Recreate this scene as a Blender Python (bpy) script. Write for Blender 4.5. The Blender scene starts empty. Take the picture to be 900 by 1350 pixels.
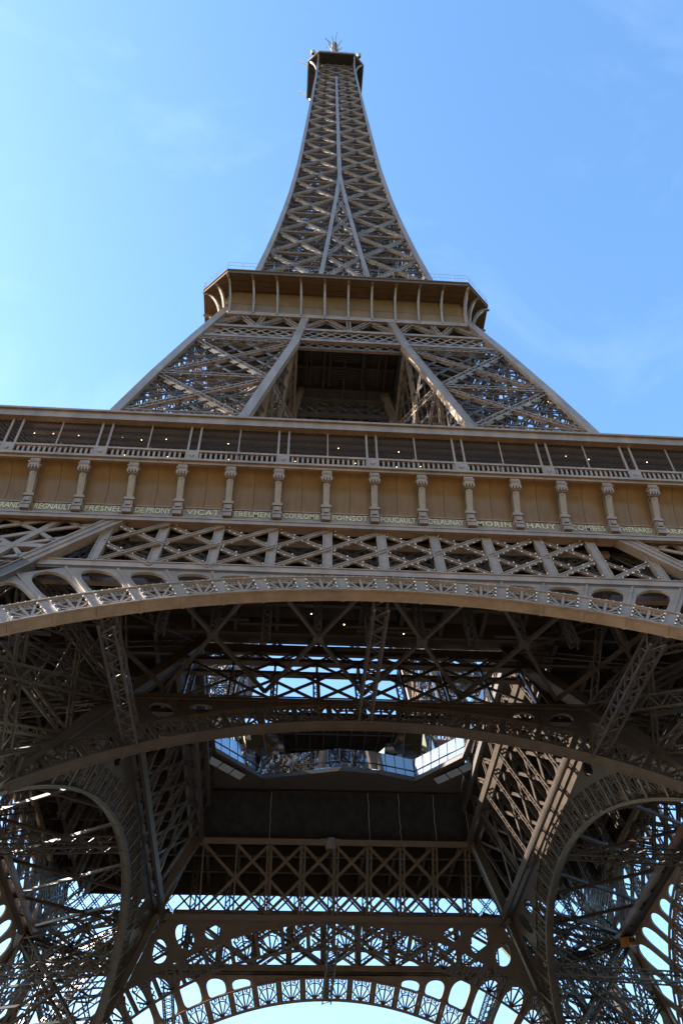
import bpy, math, random
from mathutils import Vector as V, Matrix
R = math.radians
random.seed(7)
scene = bpy.context.scene
col = scene.collection

# ------------------------------------------------------------------ camera
CX, CD, FPX = -6.35491, 82.38982, 1173.285
PITCH, YAW, ROLL = 0.88925, 0.0997194, -0.0331139
cd = bpy.data.cameras.new("Camera"); cam = bpy.data.objects.new("Camera", cd); col.objects.link(cam)
cp, sp = math.cos(PITCH), math.sin(PITCH)
fw = V((math.sin(YAW) * cp, math.cos(YAW) * cp, sp))
rt = V((math.cos(YAW), -math.sin(YAW), 0)); upv = rt.cross(fw)
r2 = math.cos(ROLL) * rt + math.sin(ROLL) * upv
u2 = -math.sin(ROLL) * rt + math.cos(ROLL) * upv
m = Matrix((r2, u2, -fw)).transposed().to_4x4(); m.translation = V((CX, -CD, 1.6))
cam.matrix_world = m
cd.sensor_width = 36; cd.sensor_fit = 'AUTO'; cd.lens = FPX / 1350 * 36
cd.shift_x = -15.714 / 1350; cd.shift_y = -70.816 / 1350
cd.clip_start = 0.1; cd.clip_end = 20000
scene.camera = cam

# ------------------------------------------------------------------ light
SUN_EL, SUN_AZ = R(27), R(-81)        # azimuth measured from +Y towards +X
sdir = V((math.sin(SUN_AZ) * math.cos(SUN_EL), math.cos(SUN_AZ) * math.cos(SUN_EL), math.sin(SUN_EL)))
sl = bpy.data.lights.new("sun", 'SUN'); sl.energy = 5.0; sl.angle = R(0.5); sl.color = (1.0, 0.93, 0.83)
so = bpy.data.objects.new("sun", sl); col.objects.link(so)
so.rotation_euler = (-sdir).to_track_quat('-Z', 'Y').to_euler()
world = bpy.data.worlds.new("World"); scene.world = world; world.use_nodes = True
nt = world.node_tree; N = nt.nodes; N.clear()
sky = N.new('ShaderNodeTexSky'); sky.sky_type = 'NISHITA'; sky.sun_disc = False
sky.sun_elevation = SUN_EL; sky.sun_rotation = SUN_AZ; sky.altitude = 50
sky.air_density = 1.0; sky.dust_density = 0.8; sky.ozone_density = 0.8
bg = N.new('ShaderNodeBackground'); bg.inputs['Strength'].default_value = 0.072
wo = N.new('ShaderNodeOutputWorld')
# thin cirrus veil laid over the sky
tc = N.new('ShaderNodeTexCoord'); mp = N.new('ShaderNodeMapping'); mp.inputs['Scale'].default_value = (2.2, 3.4, 1.4)
mp.inputs['Rotation'].default_value = (0.3, 0.2, 0.7)
nz = N.new('ShaderNodeTexNoise'); nz.inputs['Scale'].default_value = 1.5; nz.inputs['Detail'].default_value = 9; nz.inputs['Roughness'].default_value = 0.6
nz.inputs['Distortion'].default_value = 0.8
rp = N.new('ShaderNodeMapRange'); rp.inputs['From Min'].default_value = 0.5; rp.inputs['From Max'].default_value = 0.9
rp.inputs['To Min'].default_value = 0.0; rp.inputs['To Max'].default_value = 0.09
mx = N.new('ShaderNodeMixRGB'); mx.inputs['Color2'].default_value = (6.5, 7.8, 9.5, 1)
L_ = nt.links
L_.new(tc.outputs['Generated'], mp.inputs['Vector']); L_.new(mp.outputs['Vector'], nz.inputs['Vector'])
L_.new(nz.outputs['Fac'], rp.inputs['Value']); L_.new(rp.outputs['Result'], mx.inputs['Fac'])
hs = N.new('ShaderNodeHueSaturation'); hs.inputs['Saturation'].default_value = 1.2; hs.inputs['Value'].default_value = 1.36; hs.inputs['Hue'].default_value = .498
L_.new(sky.outputs['Color'], hs.inputs['Color']); L_.new(hs.outputs['Color'], mx.inputs['Color1']); L_.new(mx.outputs['Color'], bg.inputs['Color'])
L_.new(bg.outputs['Background'], wo.inputs['Surface'])
scene.view_settings.view_transform = 'Standard'; scene.view_settings.look = 'None'
scene.view_settings.gamma = 1; scene.view_settings.exposure = 2.47
scene.cycles.max_bounces = 8; scene.cycles.diffuse_bounces = 3

# ------------------------------------------------------------------ materials
def mat(name, c, rough=0.6, metal=0.0, var=0.25, scale=0.8, spec=0.5, emit=None, bump=0.0):
    m = bpy.data.materials.new(name); m.use_nodes = True
    n = m.node_tree.nodes; l = m.node_tree.links; b = n['Principled BSDF']
    b.inputs['Roughness'].default_value = rough; b.inputs['Metallic'].default_value = metal
    b.inputs['Specular IOR Level'].default_value = spec
    if var:
        tc = n.new('ShaderNodeTexCoord')
        oi = n.new('ShaderNodeObjectInfo')
        mp = n.new('ShaderNodeMapping'); mp.inputs['Scale'].default_value = (1, 1, 0.25)
        l.new(tc.outputs['Object'], mp.inputs['Vector'])
        a = n.new('ShaderNodeTexNoise'); a.inputs['Scale'].default_value = scale; a.inputs['Detail'].default_value = 8; a.inputs['Roughness'].default_value = .65
        l.new(mp.outputs['Vector'], a.inputs['Vector'])
        r = n.new('ShaderNodeMapRange'); r.inputs['From Min'].default_value = .25; r.inputs['From Max'].default_value = .75
        r.inputs['To Min'].default_value = 1 - var; r.inputs['To Max'].default_value = 1 + var * .8
        l.new(a.outputs['Fac'], r.inputs['Value'])
        r2 = n.new('ShaderNodeMapRange'); r2.inputs['To Min'].default_value = .93; r2.inputs['To Max'].default_value = 1.07
        l.new(oi.outputs['Random'], r2.inputs['Value'])
        mu = n.new('ShaderNodeMath'); mu.operation = 'MULTIPLY'; l.new(r.outputs['Result'], mu.inputs[0]); l.new(r2.outputs['Result'], mu.inputs[1])
        x = n.new('ShaderNodeMixRGB'); x.blend_type = 'MULTIPLY'; x.inputs['Fac'].default_value = 1
        x.inputs['Color1'].default_value = (*c, 1); l.new(mu.outputs['Value'], x.inputs['Color2'])
        l.new(x.outputs['Color'], b.inputs['Base Color'])
        if bump:
            bp = n.new('ShaderNodeBump'); bp.inputs['Strength'].default_value = bump; bp.inputs['Distance'].default_value = .05
            l.new(a.outputs['Fac'], bp.inputs['Height']); l.new(bp.outputs['Normal'], b.inputs['Normal'])
    else:
        b.inputs['Base Color'].default_value = (*c, 1)
    if emit:
        b.inputs['Emission Color'].default_value = (*c, 1); b.inputs['Emission Strength'].default_value = emit
    return m
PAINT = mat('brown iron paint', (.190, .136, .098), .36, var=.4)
PAINT_SHADE = mat('shaded brown iron paint', (.056, .041, .032), .42, var=.4)  # same iron paint, darkened to put the interior shade into its colour
COVEM = mat('smooth brown cove paint', (.150, .083, .032), .3, var=.3, scale=1.3, spec=.18)
DARK = mat('very dark brown paint', (.045, .034, .027), .65, var=.3)  # very dark brown for decks, beams, roofs and mullions
GOLD = mat('gilded lettering', (.46, .385, .20), .45, .25, var=.25, scale=3)
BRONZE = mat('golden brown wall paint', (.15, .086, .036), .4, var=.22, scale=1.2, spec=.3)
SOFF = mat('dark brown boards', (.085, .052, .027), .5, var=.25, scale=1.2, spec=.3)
NETM = mat('black debris netting', (.022, .022, .023), .9, var=.5, scale=1.2, spec=.2)
ROPE = mat('pale rope', (.30, .285, .26), .8, var=.2)
WIREM = mat('dark steel mesh', (.07, .055, .045), .6, var=0)
STONE = mat('pale limestone', (.42, .37, .30), .85, var=.25, bump=.4)
GRAVEL = mat('ochre gravel', (.19, .108, .038), .95, var=.3, scale=.35, bump=.3)
ASPH = mat('asphalt', (.027, .026, .025), .9, var=.3)
RED = mat('dark red cladding', (.13, .018, .018), .5, var=.15)
STEEL = mat('grey steel', (.22, .21, .20), .45, .3, var=.2)
WHITE = mat('white paint', (.78, .78, .76), .5, var=.08)
YEL = mat('yellow orange lift paint', (.40, .17, .035), .5, var=.5)
BULB = mat('clear bulb glass', (.75, .75, .76), .15, 0, var=0, spec=.8)
LAMP = mat('warm lamp', (1, .78, .42), .5, var=0, emit=2.2)
GRASS = mat('short turf', (.014, .022, .007), .95, var=.35, scale=.2)
def glassy(name, tint, rough=.03, fac=.55):
    m = bpy.data.materials.new(name); m.use_nodes = True
    n = m.node_tree.nodes; l = m.node_tree.links; n.clear()
    o = n.new('ShaderNodeOutputMaterial'); g = n.new('ShaderNodeBsdfGlossy'); g.inputs['Roughness'].default_value = rough
    g.inputs['Color'].default_value = (.85, .88, .92, 1)
    t = n.new('ShaderNodeBsdfTransparent'); t.inputs['Color'].default_value = (*tint, 1)
    x = n.new('ShaderNodeMixShader'); x.inputs['Fac'].default_value = fac
    l.new(t.outputs[0], x.inputs[1]); l.new(g.outputs[0], x.inputs[2]); l.new(x.outputs[0], o.inputs['Surface'])
    return m
GLASS = glassy('reflective blue glass', (.30, .37, .46), fac=.42)
GLASSD = glassy('dark facade glass', (.10, .11, .13), fac=.3)

# ------------------------------------------------------------------ mesh helpers
class MB:
    def __init__(s): s.v = []; s.f = []
    def bar(s, p, q, w, t, n):
        """rectangular bar p-q: w across (square to n), t along n"""
        p = V(p); q = V(q); a = q - p
        if a.length < 1e-4: return
        n = V(n); b = a.cross(n)
        if b.length < 1e-6: b = a.orthogonal()
        b.normalize(); c = b.cross(a).normalized()
        b = b * (w / 2); c = c * (t / 2); i = len(s.v)
        for e in (p, q): s.v += [e - b - c, e + b - c, e + b + c, e - b + c]
        s.f += [(i, i+1, i+5, i+4), (i+1, i+2, i+6, i+5), (i+2, i+3, i+7, i+6), (i+3, i, i+4, i+7), (i+3, i+2, i+1, i), (i+4, i+5, i+6, i+7)]
    def box(s, a, b):
        x0, y0, z0 = a; x1, y1, z1 = b
        s.bar(((x0+x1)/2, (y0+y1)/2, z0), ((x0+x1)/2, (y0+y1)/2, z1), abs(x1-x0), abs(y1-y0), (0, 1, 0))
    def taper(s, p, q, w0, t0, w1, t1, n):
        p = V(p); q = V(q); a = q - p; n = V(n); b = a.cross(n).normalized(); c = b.cross(a).normalized(); i = len(s.v)
        for e, w, t in ((p, w0, t0), (q, w1, t1)):
            s.v += [e - b*w/2 - c*t/2, e + b*w/2 - c*t/2, e + b*w/2 + c*t/2, e - b*w/2 + c*t/2]
        s.f += [(i, i+1, i+5, i+4), (i+1, i+2, i+6, i+5), (i+2, i+3, i+7, i+6), (i+3, i, i+4, i+7), (i+3, i+2, i+1, i), (i+4, i+5, i+6, i+7)]
    def lat(s, p, q, w, d, n, ch=.13, pitch=None, z=.09, sides=True):
        """open lattice box bar: four corner angles and zigzag lacing"""
        p = V(p); q = V(q); a = q - p; Ln = a.length
        if Ln < .3: return
        n = V(n).normalized(); b = a.cross(n).normalized(); c = b.cross(a).normalized()
        B = b * (w/2); Cc = c * (d/2)
        for sb in (-1, 1):
            for sc in (-1, 1): s.bar(p + sb*B + sc*Cc, q + sb*B + sc*Cc, ch, ch, n)
        k = max(2, int(round(Ln / (pitch or w * 1.15))))
        for sc in (-1, 1):
            for i in range(k):
                e = 1 if i % 2 else -1
                s.bar(p + a*(i/k) - e*B + sc*Cc, p + a*((i+1)/k) + e*B + sc*Cc, z, .04, c)
        if sides == 'web':
            for sb in (-1, 1): s.bar(p + sb*B*1.02, q + sb*B*1.02, .05, d*.92, n)
        elif sides:
            for sb in (-1, 1):
                for i in range(k):
                    e = 1 if i % 2 else -1
                    s.bar(p + a*(i/k) - e*Cc + sb*B, p + a*((i+1)/k) + e*Cc + sb*B, z, .04, b)
    def flat(s, p, q, w, n, ch=.16, z=.1):
        """single-plane laced bar"""
        p = V(p); q = V(q); a = q - p; Ln = a.length
        if Ln < .3: return
        n = V(n).normalized(); b = a.cross(n).normalized(); B = b * (w/2)
        for sb in (-1, 1): s.bar(p + sb*B, q + sb*B, ch, .14, n)
        k = max(2, int(round(Ln / (w * 1.1))))
        for i in range(k):
            e = 1 if i % 2 else -1
            s.bar(p + a*(i/k) - e*B, p + a*((i+1)/k) + e*B, z, .04, n)
    def prism(s, pts, d):
        d = V(d); i = len(s.v); k = len(pts)
        s.v += [V(x) for x in pts] + [V(x) + d for x in pts]
        s.f.append(tuple(range(i, i+k))); s.f.append(tuple(range(i+2*k-1, i+k-1, -1)))
        for j in range(k):
            j2 = (j+1) % k; s.f.append((i+j, i+k+j, i+k+j2, i+j2))
    def grid(s, rows, close=False):
        i = len(s.v); w = len(rows[0])
        for r in rows: s.v += [V(x) for x in r]
        for a in range(len(rows)-1):
            for b in range(w - (0 if close else 1)):
                b2 = (b+1) % w
                s.f.append((i+a*w+b, i+a*w+b2, i+(a+1)*w+b2, i+(a+1)*w+b))
    def holed(s, outer, inner, d):
        """plate between two loops of the same count, thickness vector d"""
        d = V(d); i = len(s.v); k = len(outer)
        for lp in (outer, inner): s.v += [V(x) for x in lp] + [V(x) + d for x in lp]
        O, O2, I, I2 = i, i+k, i+2*k, i+3*k
        for j in range(k):
            a = (j+1) % k
            s.f += [(O+j, O+a, I+a, I+j), (O2+a, O2+j, I2+j, I2+a), (I+j, I+a, I2+a, I2+j), (O+a, O+j, O2+j, O2+a)]
    def octa(s, p, r):
        x, y, z = p; i = len(s.v)
        s.v += [V((x+r, y, z)), V((x-r, y, z)), V((x, y+r, z)), V((x, y-r, z)), V((x, y, z+r)), V((x, y, z-r))]
        s.f += [(i, i+2, i+4), (i+2, i+1, i+4), (i+1, i+3, i+4), (i+3, i, i+4), (i+2, i, i+5), (i+1, i+2, i+5), (i+3, i+1, i+5), (i, i+3, i+5)]
    def lathe(s, c, prof, k=8):
        c = V(c)
        s.grid([[c + V((r*math.cos(2*math.pi*j/k), r*math.sin(2*math.pi*j/k), z)) for j in range(k)] for r, z in prof], True)
    def mesh(s, name, m, smooth=False):
        me = bpy.data.meshes.new(name); me.from_pydata([tuple(x) for x in s.v], [], s.f); me.materials.append(m)
        me.update()
        if smooth: me.polygons.foreach_set('use_smooth', [True]*len(me.polygons))
        return me
    def obj(s, name, m, parent=None, stuff=False, smooth=False):
        o = bpy.data.objects.new(name, s.mesh(name, m, smooth)); col.objects.link(o)
        if parent is not None: o.parent = parent
        if stuff: o['kind'] = 'stuff'
        return o
def inst(name, me, parent, M=None):
    o = bpy.data.objects.new(name, me); col.objects.link(o); o.parent = parent
    if M is not None: o.matrix_basis = M
    return o
def empty(name, loc=(0, 0, 0), parent=None):
    o = bpy.data.objects.new(name, None); col.objects.link(o); o.location = loc; o.parent = parent; o.empty_display_size = 1
    return o
def tag(o, label, cat, group=None):
    o['label'] = label; o['category'] = cat
    if group: o['group'] = group
    return o
kids = {}
def spin(part, ks=(1, 2, 3), skip=()):
    """copies of a part (with its sub-parts) on the other faces, by quarter turns about the tower's axis"""
    ch = [c for c in part.children]
    out = []
    for k in ks:
        c = part.copy(); col.objects.link(c); c.parent = part.parent
        c.matrix_basis = Matrix.Rotation(k * math.pi / 2, 4, 'Z') @ part.matrix_basis
        for g in ch:
            if g.name.split('.')[0] in skip: continue
            d = g.copy(); col.objects.link(d); d.parent = c
        out.append(c)
    return out
bpy.context.view_layer.update()

# ------------------------------------------------------------------ ground
g = MB(); g.grid([[(-6000, -6000, 0), (6000, -6000, 0)], [(-6000, 6000, 0), (6000, 6000, 0)]])
o = g.obj('ground', GRASS); o['kind'] = 'structure'
g = MB(); g.grid([[(-75, -260, .02), (75, -260, .02)], [(-75, -40, .02), (75, -40, .02)]])
o = g.obj('esplanade', GRAVEL); o['kind'] = 'structure'
g = MB(); g.grid([[(-75, -40, .03), (75, -40, .03)], [(-75, 100, .03), (75, 100, .03)]])
o = g.obj('plaza', ASPH); o['kind'] = 'structure'
for y in (101,):
    g = MB(); g.grid([[(-400, y, .03), (400, y, .03)], [(-400, y+14, .03), (400, y+14, .03)]])
    o = g.obj('road', ASPH); o['kind'] = 'structure'

# ------------------------------------------------------------------ the tower
tower = empty('lattice_tower')
tag(tower, 'tall brown iron lattice tower on four arched legs, with two platforms and a narrow spire', 'tower')
K = .513; LL = math.sqrt(1 + K*K)
W0, WI0 = 58.8, 43.6
class Frame:
    """an inclined facade plane: x across, s up the slope, d outward"""
    def __init__(f, w0, k=K): f.w0, f.k, f.L = w0, k, math.sqrt(1+k*k); f.n = V((0, -1/f.L, k/f.L)); f.up = V((0, k/f.L, 1/f.L))
    def P(f, x, s, d=0):
        z = s / f.L
        return V((x, -(f.w0 - f.k*z), z)) + f.n * d
FO, FI, FG = Frame(W0), Frame(WI0), Frame(44.21, .2)
def side_x(z): return 20.8 + .41*(57 - z)           # inner edge of the pillars in the outer face
wo = lambda z: W0 - K*z
wi = lambda z: WI0 - K*z

# --- masonry bases and lower pillars
pil = MB()
base = MB()
for (cx, cy) in ((51.2, -51.2),):
    pass
zb = [1.5, 12.5, 23.5, 35, 46.6, 57]
def corners(z):
    a, b, c = wo(z), wi(z), side_x(z)
    return [V((a, -a, z)), V((c, -a, z)), V((b, -b, z)), V((a, -c, z))]
pillar = empty('pillar', parent=tower)
cn = (V((1, -1, 0)), V((-.2, -1, 0)), V((-1, 1, 0)), V((1, .2, 0)))
for i in range(4):
    e = MB(); c0, c1 = corners(zb[0])[i], corners(56.8 if i == 2 else 46.8)[i]
    nn = [V((0, -1, K)), V((0, -1, K)), V((0, 1, -K)), V((1, 0, K))][i]
    off = V((0, 0, 0))
    e.bar(c0, c1, 1.15, .9, nn)
    # raised flange strips along the edges of the box
    for s_ in (-1, 1):
        b = (c1-c0).cross(nn).normalized() * (.56*s_)
        e.bar(c0 + b + nn.normalized()*.48, c1 + b + nn.normalized()*.48, .14, .1, nn)
    e.obj('corner_beam', PAINT_SHADE, pillar)
    st = MB(); x, y = c0.x, c0.y
    st.prism([(x-3.2, y-3.2, 0), (x+3.2, y-3.2, 0), (x+2.5, y-2.5, 1.9), (x-2.5, y-2.5, 1.9)], (0, .01, 0))
    st.v = []; st.f = []
    st.taper((x, y, 0), (x, y, 1.9), 6.4, 6.4, 4.6, 4.6, (0, 1, 0)); st.obj('masonry_base', STONE, pillar)
for a in range(len(zb)-1):
    z0, z1 = zb[a], zb[a+1]; A, B = corners(z0), corners(z1)
    for f in range(4):
        g2 = (f+1) % 4; n = (A[g2]-A[f]).cross(B[f]-A[f])
        if a < 4:
            for p, q in ((A[f], B[g2]), (A[g2], B[f])):
                b = MB(); b.lat(p, q, 1.0, .6, n, ch=.17, pitch=1.15, z=.13); b.obj('cross_brace', PAINT_SHADE, pillar)
            b = MB(); b.lat(B[f], B[g2], .9, .7, n, ch=.18, z=.12); b.obj('strut', PAINT_SHADE, pillar)
            # secondary lacing of the panel
            mid = [(A[f]+B[f])/2, (A[g2]+B[g2])/2, (A[f]+A[g2])/2, (B[f]+B[g2])/2]
            pil.flat(mid[0], mid[1], .6, n)
            for p, q in ((mid[0], mid[2]), (mid[2], mid[1]), (mid[1], mid[3]), (mid[3], mid[0])): pil.flat(p, q, .5, n)
        elif f in (1, 2):
            for p, q in ((A[f], B[g2]), (A[g2], B[f])): pil.flat(p, q, .7, n)
    if a < 4:
        for p, q in ((B[0], B[2]), (B[1], B[3])): pil.lat(p, q, .8, .6, (0, 0, 1), ch=.16, z=.1)
        for p, q in ((A[0], B[2]), (A[2], B[0]), (A[1], B[3])): pil.lat(p, q, .6, .6, (0, 0, 1), ch=.12, z=.09)
        # guide rails and stair stringers running up inside the leg
        for (u, v) in ((.35, .35), (.6, .35), (.35, .6), (.55, .6)):
            lo = A[2].lerp(A[1], u) + (A[3]-A[2])*v; hi = B[2].lerp(B[1], u) + (B[3]-B[2])*v
            pil.lat(lo, hi, .8, .5, (1, 1, 0), ch=.14, pitch=1.0)
        for t in range(6):
            zz = t/6; q0 = A[2].lerp(B[2], zz); q1 = A[0].lerp(B[0], zz); q2 = A[1].lerp(B[1], zz); q3 = A[3].lerp(B[3], zz)
            pil.bar(q0.lerp(q2, .2) , q3.lerp(q1, .3), .25, .25, (0, 0, 1)); pil.bar(q2.lerp(q1, .5), q0.lerp(q3, .6), .2, .3, (0, 0, 1))
            pil.bar(q0.lerp(q1, .25), A[2].lerp(B[2], zz+1/6).lerp(q3, .5), .16, .16, (0, 0, 1))
pil.obj('pillar_lacing', PAINT_SHADE, pillar, stuff=True)
spin(pillar)

# --- decorative arches (face plane), girders, spandrels
def arc(fr, sc, r, th, d=0): return fr.P(r*math.sin(th), sc + r*math.cos(th), d)
def make_arch(fr, name, sc, R0, R1, dth, nb, soff, edge, s_ch, hole_style, thmax):
    PAINT = PAINT_SHADE if hole_style else globals()['PAINT']
    """arch part with fan panels, radial posts and pierced spandrel plates"""
    body = MB(); n = fr.n
    kk = 64
    ths = [-thmax + 2*thmax*i/kk for i in range(kk+1)]
    # soffit box: intrados plate (visible from below) and its front lip
    def ring(r0, r1, d0, d1):
        rows = [[arc(fr, sc, r0, t, d0), arc(fr, sc, r1, t, d0), arc(fr, sc, r1, t, d1), arc(fr, sc, r0, t, d1)] for t in ths]
        body.grid(rows, True)
    ring(R0, R0+.10, .18, -soff)            # soffit plate
    ring(R0+.10, R0+.24, .12, -.12)         # lower rim
    ring(R0+.10, R0+.24, -soff+.25, -soff+.02)
    ring(R0-.05, R0+.12, .19, .08)       # lip
    ring(R1-.18, R1, .12, -.14); ring(R1-.1, R1+.05, .24, .06)
    if not hole_style: ring(R1-.18, R1, -soff+.25, -soff+.02)
    for i in range(-2*nb, 2*nb+1, 2):          # cover strips over the plate joints of the soffit
        t = i*dth/2; a_, b_ = arc(fr, sc, R0-.02, t, .2), arc(fr, sc, R0-.02, t, -soff-.02); body.bar(a_, b_, .22, .035, (arc(fr, sc, 1, t)-arc(fr, sc, 0, t)))
    for d_ in (.1, -soff+.1):
        for a_, b_ in zip(ths, ths[1:]): body.bar(arc(fr, sc, R0-.02, a_, d_), arc(fr, sc, R0-.02, b_, d_), .12, .035, (arc(fr, sc, 1, a_)-arc(fr, sc, 0, a_)))
    o = body.obj(name, PAINT, tower)
    # one fan panel in local coordinates: x across, y up the radius
    hw = dth * (R0+R1)/2 / 2 - .46; h0, h1 = R0+.24, R1-.18; H = h1-h0
    f = MB()
    for t in (-52, -27, 0, 27, 52):
        tt = R(t); rr = min(H, (hw+.08)/max(.001, abs(math.sin(tt)))) if t else H
        rr = min(rr, H*1.0/max(.2, math.cos(tt)))
        f.bar((0.12*math.sin(tt), 0, .02), (rr*math.sin(tt), rr*math.cos(tt), .02), .17 if t else .2, .12, (0, 0, 1))
    pts = [(hw*.98*math.sin(R(a)), H*.42 + H*.34*math.cos(R(a)), 0) for a in range(-90, 91, 20)]
    for a, b in zip(pts, pts[1:]): f.bar(a, b, .12, .1, (0, 0, 1))
    for sx in (-1, 1):
        for (cx_, cy_, r_) in ((sx*(hw-.27), H-.27, .24), (sx*(hw-.25), .27, .22), (sx*(hw*.42), H-.19, .16)):
            pp = [(cx_ + r_*math.cos(R(a)), cy_ + r_*math.sin(R(a)), 0) for a in range(0, 361, 45)]
            for a, b in zip(pp, pp[1:]): f.bar(a, b, .11, .1, (0, 0, 1))
    fan = f.mesh('fan_panel', PAINT)
    # radial post plate
    PW = .42 if hole_style else .74
    p = MB(); p.bar((0, -.05, .05), (0, H+.05, .05), PW, .16, (0, 0, 1))
    for sx in (-1, 1): p.bar((sx*PW*.44, -.02, .16), (sx*PW*.44, H+.02, .16), .08, .08, (0, 0, 1))
    p.bar((0, .0, -soff+.15), (0, H, -soff+.15), .3, .12, (0, 0, 1))
    post = p.mesh('arch_post', PAINT)
    def M(th, r):
        rad = (arc(fr, sc, 1, th) - arc(fr, sc, 0, th)).normalized()
        tan = n.cross(rad) * -1
        tan = rad.cross(n)
        m = Matrix((tan, rad, n)).transposed().to_4x4(); m.translation = arc(fr, sc, r, th); return m
    for i in range(-nb, nb):
        inst('fan_panel', fan, o, M((i+.5)*dth, h0))
    for i in range(-nb, nb+1):
        inst('arch_post', post, o, M(i*dth, h0))
    # spandrel between the extrados, the pillar edge and the girder chord
    for i in range(-nb, nb):
        t0, t1 = i*dth, (i+1)*dth
        cs = []
        for t in (t0, t1):
            ext = (R1*math.sin(t), sc + R1*math.cos(t))
            # hit the chord
            r = (s_ch - sc)/math.cos(t); x = r*math.sin(t); s = s_ch
            # hit the pillar edge
            xe, ke = edge                       # x = xe - ke*s
            ra = xe - ke*sc; den = abs(math.sin(t)) + ke*math.cos(t)
            r2 = ra/den
            rr = min(r, r2)
            cs.append((t, rr))
        if cs[0][1] < R1+.12 and cs[1][1] < R1+.12: continue
        ra, rb = max(cs[0][1], R1+.02), max(cs[1][1], R1+.02)
        def at(u, v):
            t = t0 + (t1-t0)*u; rr = R1 + (ra + (rb-ra)*u - R1)*v
            return arc(fr, sc, rr, t, -.10)
        hgt = min(ra, rb) - R1; wid = dth*(R1+hgt/2)
        g = MB(); dv = fr.n*.2
        KN = 28
        ang = [2*math.pi*(j+.5)/KN for j in range(KN)]
        sq = []; 
        for a in ang:
            c_, s_ = math.cos(a), math.sin(a); mm = max(abs(c_), abs(s_)); sq.append((.5+.5*c_/mm, .5+.5*s_/mm))
        if hgt > (1.35 if hole_style else .75):
            mu = min(.3, .42/wid); mt = .36/max(hgt, .9); mb = .0
            if hole_style: mu = min(.36, .62/wid); mb = .3/hgt; mt = .55/hgt
            hole = []
            for a in ang:
                c_, s_ = math.cos(a), math.sin(a)
                ex = (2/5 if s_ < 0 else 2/2.3) if not hole_style else 1
                uu = .5 + (.5-mu)*math.copysign(abs(c_)**ex, c_)
                vv = (mb+1-mt)/2 + (1-mt-mb)/2*math.copysign(abs(s_)**ex, s_)
                hole.append(at(uu, max(vv, .01)))
            g.holed([at(u, v) for u, v in sq], hole, dv)
            if not hole_style or hgt > 1.6:
                for u in (0,):
                    a_, b_ = at(u, 0) + dv*1.3, at(u, 1) + dv*1.3
                    g.bar(a_, b_, .18, .1, fr.n)
        else:
            g.prism([at(0, 0), at(1, 0), at(1, 1), at(0, 1)], dv)
        g.obj('spandrel_panel', PAINT, o)
    return o
DT = R(4.06)
S_CH = 46.3*LL
archO = make_arch(FO, 'facade_arch', 10.55, 38.9, 41.4, DT, 15, .7, (side_x(0) - .4, .41/LL), S_CH, False, R(66))
SI_CH = 46.25*LL
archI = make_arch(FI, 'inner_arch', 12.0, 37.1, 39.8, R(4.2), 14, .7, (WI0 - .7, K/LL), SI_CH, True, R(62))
spin(archO); spin(archI)

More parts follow.
